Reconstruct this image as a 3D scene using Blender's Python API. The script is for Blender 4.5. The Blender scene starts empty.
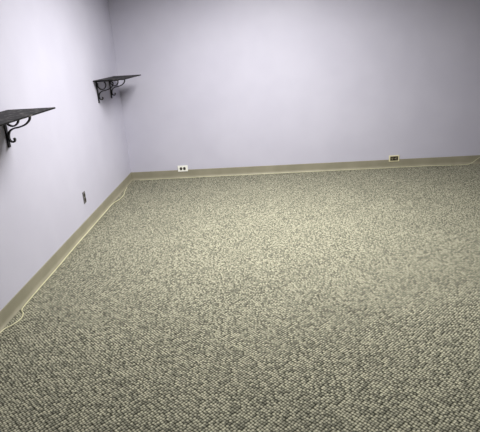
import bpy, math, bmesh, random
from mathutils import Vector, Matrix
scene=bpy.context.scene
col=scene.collection
# ---------------- camera ----------------
H=1.5
Yv=Vector((10,170,-480)).normalized()
Zv=-(Vector((79.5,-1350,-480)).normalized())
Xv=Yv.cross(Zv).normalized(); Zv=Xv.cross(Yv).normalized()
R=Matrix((Xv,Yv,Zv))
cam=bpy.data.cameras.new("camera"); cam.sensor_width=36; cam.lens=36
co=bpy.data.objects.new("camera",cam); col.objects.link(co)
co.matrix_world=Matrix.Translation((0,0,H))@R.to_4x4()
scene.camera=co
XW=-1.553; YB=5.79; XR=4.2; YF=-1.5; ZC=2.7

# ---------------- helpers ----------------
def new_mat(name):
    m=bpy.data.materials.new(name); m.use_nodes=True
    nt=m.node_tree; b=nt.nodes["Principled BSDF"]
    return m,nt,b
def noise_mat(name,c1,c2,scale=20,rough=0.6,bump=0.0,metal=0.0,bscale=None,spec=0.5):
    m,nt,b=new_mat(name)
    tc=nt.nodes.new("ShaderNodeTexCoord")
    n=nt.nodes.new("ShaderNodeTexNoise"); n.inputs["Scale"].default_value=scale; n.inputs["Detail"].default_value=4
    nt.links.new(tc.outputs["Object"],n.inputs["Vector"])
    r=nt.nodes.new("ShaderNodeValToRGB")
    r.color_ramp.elements[0].position=.35; r.color_ramp.elements[1].position=.65
    r.color_ramp.elements[0].color=(*c1,1); r.color_ramp.elements[1].color=(*c2,1)
    nt.links.new(n.outputs["Fac"],r.inputs["Fac"]); nt.links.new(r.outputs["Color"],b.inputs["Base Color"])
    b.inputs["Roughness"].default_value=rough; b.inputs["Metallic"].default_value=metal
    b.inputs["Specular IOR Level"].default_value=spec
    if bump:
        n2=nt.nodes.new("ShaderNodeTexNoise"); n2.inputs["Scale"].default_value=bscale or scale*6
        nt.links.new(tc.outputs["Object"],n2.inputs["Vector"])
        bp=nt.nodes.new("ShaderNodeBump"); bp.inputs["Strength"].default_value=bump; bp.inputs["Distance"].default_value=.003
        nt.links.new(n2.outputs["Fac"],bp.inputs["Height"]); nt.links.new(bp.outputs["Normal"],b.inputs["Normal"])
    return m
def mesh_obj(name,verts,faces,mats,parent=None,smooth=False,mi=None):
    me=bpy.data.meshes.new(name); me.from_pydata([tuple(v) for v in verts],[],faces)
    for m in (mats if isinstance(mats,list) else [mats]): me.materials.append(m)
    if mi:
        for p,i in zip(me.polygons,mi): p.material_index=i
    if smooth:
        for p in me.polygons: p.use_smooth=True
    me.update()
    o=bpy.data.objects.new(name,me); col.objects.link(o)
    if parent: o.parent=parent
    return o
def box_geo(x0,y0,z0,x1,y1,z1):
    v=[(x0,y0,z0),(x1,y0,z0),(x1,y1,z0),(x0,y1,z0),(x0,y0,z1),(x1,y0,z1),(x1,y1,z1),(x0,y1,z1)]
    f=[(0,3,2,1),(4,5,6,7),(0,1,5,4),(1,2,6,5),(2,3,7,6),(3,0,4,7)]
    return v,f
def box(name,a,b,mat,parent=None,bevel=0):
    v,f=box_geo(*a,*b); o=mesh_obj(name,v,f,mat,parent)
    if bevel:
        bm=bmesh.new(); bm.from_mesh(o.data)
        bmesh.ops.bevel(bm,geom=bm.edges[:],offset=bevel,segments=3,affect='EDGES',profile=.6)
        bm.to_mesh(o.data); bm.free()
    return o
def smooth_pts(P,k=6):
    Q=[]
    for i in range(len(P)-1):
        p0=P[max(i-1,0)];p1=P[i];p2=P[i+1];p3=P[min(i+2,len(P)-1)]
        for j in range(k):
            t=j/k
            Q.append(.5*((2*p1)+(p2-p0)*t+(2*p0-5*p1+4*p2-p3)*t*t+(-p0+3*p1-3*p2+p3)*t**3))
    Q.append(P[-1]); return Q
def sweep(name,pts,w,t,mat,parent=None,side=Vector((0,1,0))):
    vs=[];fs=[]
    n=len(pts)
    for i,p in enumerate(pts):
        a=pts[max(0,i-1)]; b=pts[min(n-1,i+1)]
        tn=(b-a).normalized(); nn=tn.cross(side).normalized()
        for s1,s2 in((-1,-1),(1,-1),(1,1),(-1,1)):
            vs.append(p+side*(w/2*s1)+nn*(t/2*s2))
    for i in range(n-1):
        for k in range(4):
            fs.append((i*4+k,i*4+(k+1)%4,(i+1)*4+(k+1)%4,(i+1)*4+k))
    fs.append((3,2,1,0)); fs.append(tuple((n-1)*4+k for k in range(4)))
    return mesh_obj(name,vs,fs,mat,parent)
def tube(name,pts,r,mat,parent=None,seg=8):
    Q=smooth_pts([Vector(p) for p in pts])
    vs=[];fs=[];n=len(Q); up=Vector((0,0,1))
    for i,p in enumerate(Q):
        tn=(Q[min(i+1,n-1)]-Q[max(i-1,0)]).normalized()
        ref=up if abs(tn.z)<.9 else Vector((1,0,0))
        a=tn.cross(ref).normalized(); b=tn.cross(a)
        for k in range(seg):
            an=2*math.pi*k/seg; vs.append(p+a*math.cos(an)*r+b*math.sin(an)*r)
    for i in range(n-1):
        for k in range(seg):
            fs.append((i*seg+k,i*seg+(k+1)%seg,(i+1)*seg+(k+1)%seg,(i+1)*seg+k))
    fs.append(tuple(range(seg))[::-1]); fs.append(tuple((n-1)*seg+k for k in range(seg)))
    return mesh_obj(name,vs,fs,mat,parent,smooth=True)
def empty(name,loc,label,cat,group=None):
    e=bpy.data.objects.new(name,None); e.empty_display_size=.1; e.location=loc; col.objects.link(e)
    e["label"]=label; e["category"]=cat
    if group: e["group"]=group
    return e

# ---------------- materials ----------------
wall_m=noise_mat("lavender_paint",(.50,.49,.59),(.525,.515,.615),scale=3,rough=.5,bump=.25,bscale=160,spec=.3)
ceil_m=noise_mat("ceiling_white",(.78,.78,.78),(.82,.82,.81),scale=8,rough=.9)
base_m=noise_mat("vinyl_base_taupe",(.25,.235,.175),(.29,.27,.205),scale=6,rough=.5,spec=.3)
iron_m=noise_mat("black_iron",(.005,.005,.005),(.012,.011,.011),scale=60,rough=.5,metal=.0,bump=.3,spec=.3)
white_m=noise_mat("white_plastic",(.85,.85,.8),(.9,.9,.85),scale=15,rough=.35)
ivory_m=noise_mat("ivory_plastic",(.70,.65,.42),(.76,.71,.48),scale=15,rough=.35)
grey_m=noise_mat("grey_plastic",(.13,.125,.13),(.17,.165,.17),scale=15,rough=.4)
brown_m=noise_mat("dark_brown_plastic",(.02,.015,.011),(.035,.025,.018),scale=15,rough=.4)
dark_m=noise_mat("slot_dark",(.008,.008,.008),(.015,.015,.015),scale=15,rough=.6)
steel_m=noise_mat("steel_screw",(.4,.4,.38),(.5,.5,.48),scale=60,rough=.35,metal=1)
cable_m=noise_mat("cream_cable",(.52,.50,.32),(.62,.60,.40),scale=12,rough=.45)

def board_mat():
    m,nt,b=new_mat("black_stained_wood")
    tc=nt.nodes.new("ShaderNodeTexCoord"); mp=nt.nodes.new("ShaderNodeMapping"); mp.inputs["Scale"].default_value=(20,12,20)
    n=nt.nodes.new("ShaderNodeTexNoise"); n.inputs["Scale"].default_value=2; n.inputs["Detail"].default_value=6
    r=nt.nodes.new("ShaderNodeValToRGB"); r.color_ramp.elements[0].position=.52;r.color_ramp.elements[1].position=.70
    r.color_ramp.elements[0].color=(.004,.004,.004,1); r.color_ramp.elements[1].color=(.12,.11,.11,1)
    L=nt.links.new
    L(tc.outputs["Object"],mp.inputs["Vector"]); L(mp.outputs[0],n.inputs["Vector"]); L(n.outputs["Fac"],r.inputs["Fac"]); L(r.outputs[0],b.inputs["Base Color"])
    b.inputs["Roughness"].default_value=.6; b.inputs["Specular IOR Level"].default_value=.12
    return m
board_m=board_mat()

def carpet():
    m,nt,b=new_mat("berber_loop_carpet"); L=nt.links.new
    N=nt.nodes.new
    tc=N("ShaderNodeTexCoord")
    wn=N("ShaderNodeTexNoise"); wn.inputs["Scale"].default_value=7; wn.inputs["Detail"].default_value=2
    L(tc.outputs["Object"],wn.inputs["Vector"])
    wv=N("ShaderNodeVectorMath"); wv.operation='MULTIPLY_ADD'; wv.inputs[1].default_value=(.014,.014,0)
    L(wn.outputs["Color"],wv.inputs[0]); L(tc.outputs["Object"],wv.inputs[2])
    mp=N("ShaderNodeMapping"); mp.inputs["Rotation"].default_value=(0,0,math.radians(45)); mp.inputs["Scale"].default_value=(73,73,1)
    L(wv.outputs[0],mp.inputs["Vector"])
    v=N("ShaderNodeTexVoronoi"); v.voronoi_dimensions='2D'; v.inputs["Scale"].default_value=1; v.inputs["Randomness"].default_value=.36
    L(mp.outputs[0],v.inputs["Vector"])
    sep=N("ShaderNodeSeparateColor"); L(v.outputs["Color"],sep.inputs[0])
    r=N("ShaderNodeValToRGB"); cr=r.color_ramp
    cr.elements[0].position=0; cr.elements[0].color=(.18,.178,.14,1)
    cr.elements[1].position=1; cr.elements[1].color=(.54,.525,.40,1)
    e=cr.elements.new(.25); e.color=(.28,.275,.215,1)
    e=cr.elements.new(.55); e.color=(.385,.375,.29,1)
    L(sep.outputs[0],r.inputs["Fac"])
    gr=N("ShaderNodeValToRGB"); gr.color_ramp.elements[0].position=.12; gr.color_ramp.elements[0].color=(1,1,1,1)
    gr.color_ramp.elements[1].position=.62; gr.color_ramp.elements[1].color=(.06,.06,.052,1)
    L(v.outputs["Distance"],gr.inputs["Fac"])
    mx=N("ShaderNodeMix"); mx.data_type='RGBA'; mx.blend_type='MULTIPLY'; mx.inputs[0].default_value=1
    L(r.outputs[0],mx.inputs[6]); L(gr.outputs[0],mx.inputs[7])
    n=N("ShaderNodeTexNoise"); n.inputs["Scale"].default_value=240; n.inputs["Detail"].default_value=3
    L(tc.outputs["Object"],n.inputs["Vector"])
    n2=N("ShaderNodeTexNoise"); n2.inputs["Scale"].default_value=3; n2.inputs["Detail"].default_value=4
    L(tc.outputs["Object"],n2.inputs["Vector"])
    ad=N("ShaderNodeMath"); ad.operation='MULTIPLY_ADD'; ad.inputs[1].default_value=1.1; ad.inputs[2].default_value=.45
    L(n.outputs["Fac"],ad.inputs[0])
    ad2=N("ShaderNodeMath"); ad2.operation='MULTIPLY_ADD'; ad2.inputs[1].default_value=.3; ad2.inputs[2].default_value=.85
    L(n2.outputs["Fac"],ad2.inputs[0])
    mu=N("ShaderNodeMath"); mu.operation='MULTIPLY'; L(ad.outputs[0],mu.inputs[0]); L(ad2.outputs[0],mu.inputs[1])
    mx2=N("ShaderNodeVectorMath"); mx2.operation='SCALE'
    L(mx.outputs[2],mx2.inputs[0]); L(mu.outputs[0],mx2.inputs["Scale"])
    L(mx2.outputs[0],b.inputs["Base Color"])
    b.inputs["Roughness"].default_value=.95; b.inputs["Specular IOR Level"].default_value=.1
    inv=N("ShaderNodeMath"); inv.operation='SUBTRACT'; inv.inputs[0].default_value=1; L(v.outputs["Distance"],inv.inputs[1])
    bp=N("ShaderNodeBump"); bp.inputs["Strength"].default_value=.2; bp.inputs["Distance"].default_value=.003
    L(inv.outputs[0],bp.inputs["Height"]); L(bp.outputs[0],b.inputs["Normal"])
    return m
carpet_m=carpet()

# ---------------- room ----------------
T=.1
def struct(o): o["kind"]="structure"; return o
fl=struct(box("floor",(XW-T,YF-T,-.1),(XR+T,YB+T,0),carpet_m))
struct(box("ceiling",(XW-T,YF-T,ZC),(XR+T,YB+T,ZC+.1),ceil_m))
struct(box("wall_left",(XW-T,YF-T,0),(XW,YB+T,ZC),wall_m))
struct(box("wall_back",(XW,YB,0),(XR,YB+T,ZC),wall_m))
struct(box("wall_right",(XR,YF-T,0),(XR+T,YB+T,ZC),wall_m))
struct(box("wall_front",(XW,YF-T,0),(XR,YF,ZC),wall_m))
prof=[(0,0),(.014,0),(.0135,.003),(.008,.010),(.0045,.02),(.0035,.03),(.0035,.094),(.0028,.099),(.0,.1)]
def baseboard(name,a,b,nrm):
    a=Vector(a);b=Vector(b);nrm=Vector(nrm)
    vs=[];fs=[];k=len(prof)
    for p in (a,b):
        for o,z in prof: vs.append(p+nrm*o+Vector((0,0,z)))
    for i in range(k): fs.append((i,(i+1)%k,k+(i+1)%k,k+i))
    fs.append(tuple(range(k))[::-1]); fs.append(tuple(range(k,2*k)))
    o=mesh_obj(name,vs,fs,base_m); struct(o)
    bm=bmesh.new(); bm.from_mesh(o.data); bmesh.ops.recalc_face_normals(bm,faces=bm.faces[:]); bm.to_mesh(o.data); bm.free()
    return o
baseboard("baseboard_left",(XW,YF,0),(XW,YB,0),(1,0,0))
baseboard("baseboard_back",(XW,YB,0),(XR,YB,0),(0,-1,0))
baseboard("baseboard_right",(XR,YF,0),(XR,YB,0),(-1,0,0))
baseboard("baseboard_front",(XW,YF,0),(XR,YF,0),(0,1,0))

# ---------------- shelves ----------------
def shelf(y0,y1,z,depth,brs,label):
    g="black bracket shelves on the side wall"
    th=.009
    e=empty("wall_shelf",(XW,(y0+y1)/2,z-th),label,"shelf",g)
    L=(y1-y0)/2
    box("board",(0.0005,-L,0),(depth,L,th),board_m,e,bevel=.002)
    for yb in brs:
        be=bpy.data.objects.new("bracket",None); be.empty_display_size=.05; col.objects.link(be); be.parent=e; be.location=(0,yb-(y0+y1)/2,0)
        w=.024;t=.009; h=.215; a=.23
        sweep("wall_bar",[Vector((.0050,0,-.0005)),Vector((.0050,0,-h))],w,t,iron_m,be)
        sweep("arm_bar",[Vector((.001,0,-.0050)),Vector((a,0,-.0050))],w,t,iron_m,be)
        k=.92
        S=[(.044,-.160),(.054,-.168),(.042,-.182),(.020,-.176),(.014,-.150),(.026,-.118),(.058,-.100),(.104,-.092),(.148,-.078),(.180,-.052),(.186,-.026),(.168,-.015),(.150,-.026)]
        sweep("scroll",smooth_pts([Vector((x*k if x>.05 else x,0,zz)) for x,zz in S],5),.018,.0095,iron_m,be)
        C=[(.017,-.020),(.015,-.052),(.034,-.078),(.070,-.084),(.100,-.064),(.108,-.034),(.094,-.013)]
        sweep("scroll",smooth_pts([Vector((x*.9 if x>.05 else x,0,zz)) for x,zz in C],5),.018,.0085,iron_m,be)
    return e
shelf(2.25,3.06,1.205,.31,[2.42,2.98],"black wooden shelf on scrolled iron brackets")
sh=shelf(4.84,5.62,1.265,.31,[4.93,5.40],"black wooden shelf on scrolled iron brackets near the corner")

# ---------------- outlets ----------------
def outlet(loc,rotz,rot_h,pm,rm,sm,label,W=.076,Hh=.125,sc=1.0,face=False):
    e=empty("wall_outlet",loc,label,"electrical outlet")
    box("plate",(-W/2,-.006,-Hh/2),(W/2,0,Hh/2),pm,e,bevel=.0025)
    d=0
    if face:
        box("socket_face",(-.026,-.0075,-.047),(.026,-.0055,.047),rm,e,bevel=.0008); d=-.0018
    for s in(1,-1):
        n=20; vs=[];fs=[]
        ring=[]
        for i in range(n):
            a=2*math.pi*i/n; x=.0185*sc*math.cos(a); z=.0185*sc*math.sin(a); z=max(-.0145*sc,min(.0145*sc,z)); ring.append((x,z))
        for yy in(-.0055+d,-.0085+d):
            for x,z in ring: vs.append((x,yy,z+s*.0215))
        for i in range(n): fs.append((i,(i+1)%n,n+(i+1)%n,n+i))
        fs.append(tuple(range(n,2*n)))
        mi=[0]*len(fs)
        for (x0,x1,z0,z1) in((-.009,-.0055,-.003,.008),(.0055,.009,-.003,.007),(-.003,.003,-.011,-.005)):
            v,f=box_geo(x0,-.0089+d,z0+s*.0215,x1,-.0084+d,z1+s*.0215); o=len(vs); vs+=v
            for q in f: fs.append(tuple(o+k for k in q)); mi.append(1)
        mesh_obj("receptacle",vs,fs,[rm,pm if face else dark_m],e,mi=mi)
    ring=[(.0032*math.cos(2*math.pi*i/12),.0032*math.sin(2*math.pi*i/12)) for i in range(12)]
    vs=[(x,-.0055+d,z) for x,z in ring]+[(x*.8,-.0075+d,z*.8) for x,z in ring]
    fs=[(i,(i+1)%12,12+(i+1)%12,12+i) for i in range(12)]+[tuple(range(12,24))]
    mesh_obj("screw",vs,fs,sm,e)
    e.rotation_euler=(0,math.radians(90) if rot_h else 0,rotz)
    return e
o1=outlet((-.90,YB-.0045,.118),0,True,white_m,brown_m,steel_m,"white duplex outlet with dark sockets mounted sideways above tan baseboard")
o2=outlet((1.69,YB-.0045,.113),0,True,ivory_m,brown_m,steel_m,"pale yellow outlet with dark brown centre mounted sideways above baseboard",face=True)
o3=outlet((XW+.0002,4.10,.30),math.radians(90),False,grey_m,brown_m,steel_m,"dark gray upright wall outlet on the side wall",W=.055,Hh=.105,sc=1.1)

# ---------------- cables ----------------
random.seed(4)
r=.0038
pts=[(XW+.02,5.45,r),(XW+.035,5.3,r),(XW+.06,5.15,r),(XW+.055,4.98,r),(XW+.022,4.83,r)]
y=4.6
while y>2.75:
    pts.append((XW+.018+random.uniform(0,.006),y,r)); y-=.22
pts+=[(XW+.028,2.66,r),(XW+.06,2.60,r),(XW+.075,2.53,r),(XW+.05,2.46,r),(XW+.022,2.41,r),(XW+.018,2.25,r),(XW+.020,2.0,r),(XW+.022,1.6,r)]
c=tube("cable",pts,r,cable_m); c["label"]="cream cable lying along the side wall baseboard"; c["category"]="cable"
r=.0026
pts=[(-1.45,YB-.03,r)]
x=-1.2
while x<2.4:
    pts.append((x,YB-.018-random.uniform(0,.004),r)); x+=.3
pts+=[(2.5,YB-.05,r),(2.6,YB-.06,.02),(2.68,YB-.03,.06),(2.75,YB-.012,.085),(2.9,YB-.012,.09),(3.2,YB-.012,.08)]
c=tube("cable",pts,r,cable_m); c["label"]="cream cable running along the back wall baseboard"; c["category"]="cable"

# ---------------- ceiling lights ----------------
lens_m,nt,b=new_mat("troffer_lens")
b.inputs["Base Color"].default_value=(.9,.9,.9,1); b.inputs["Emission Color"].default_value=(1,.98,.93,1); b.inputs["Emission Strength"].default_value=1.5
def troffer(x,y,pw,spread):
    e=empty("ceiling_light",(x,y,ZC-.03),"white recessed fluorescent ceiling light panel","ceiling light")
    box("frame",(-.62,-.62,.0),(.62,.62,.03),white_m,e)
    box("lens",(-.59,-.59,-.004),(.59,.59,0.0),lens_m,e)
    l=bpy.data.lights.new("panel_lamp","AREA"); l.shape='RECTANGLE'; l.size=1.15; l.size_y=1.15; l.energy=pw; l.color=(1,.985,.93); l.spread=math.radians(spread)
    lo=bpy.data.objects.new("panel_lamp",l); col.objects.link(lo); lo.parent=e; lo.location=(0,0,-.01)
troffer(.2,3.8,152,156)
w=bpy.data.worlds.new("world"); w.use_nodes=True; scene.world=w
w.node_tree.nodes["Background"].inputs[0].default_value=(.5,.5,.55,1); w.node_tree.nodes["Background"].inputs[1].default_value=.2
scene.view_settings.view_transform='Standard'
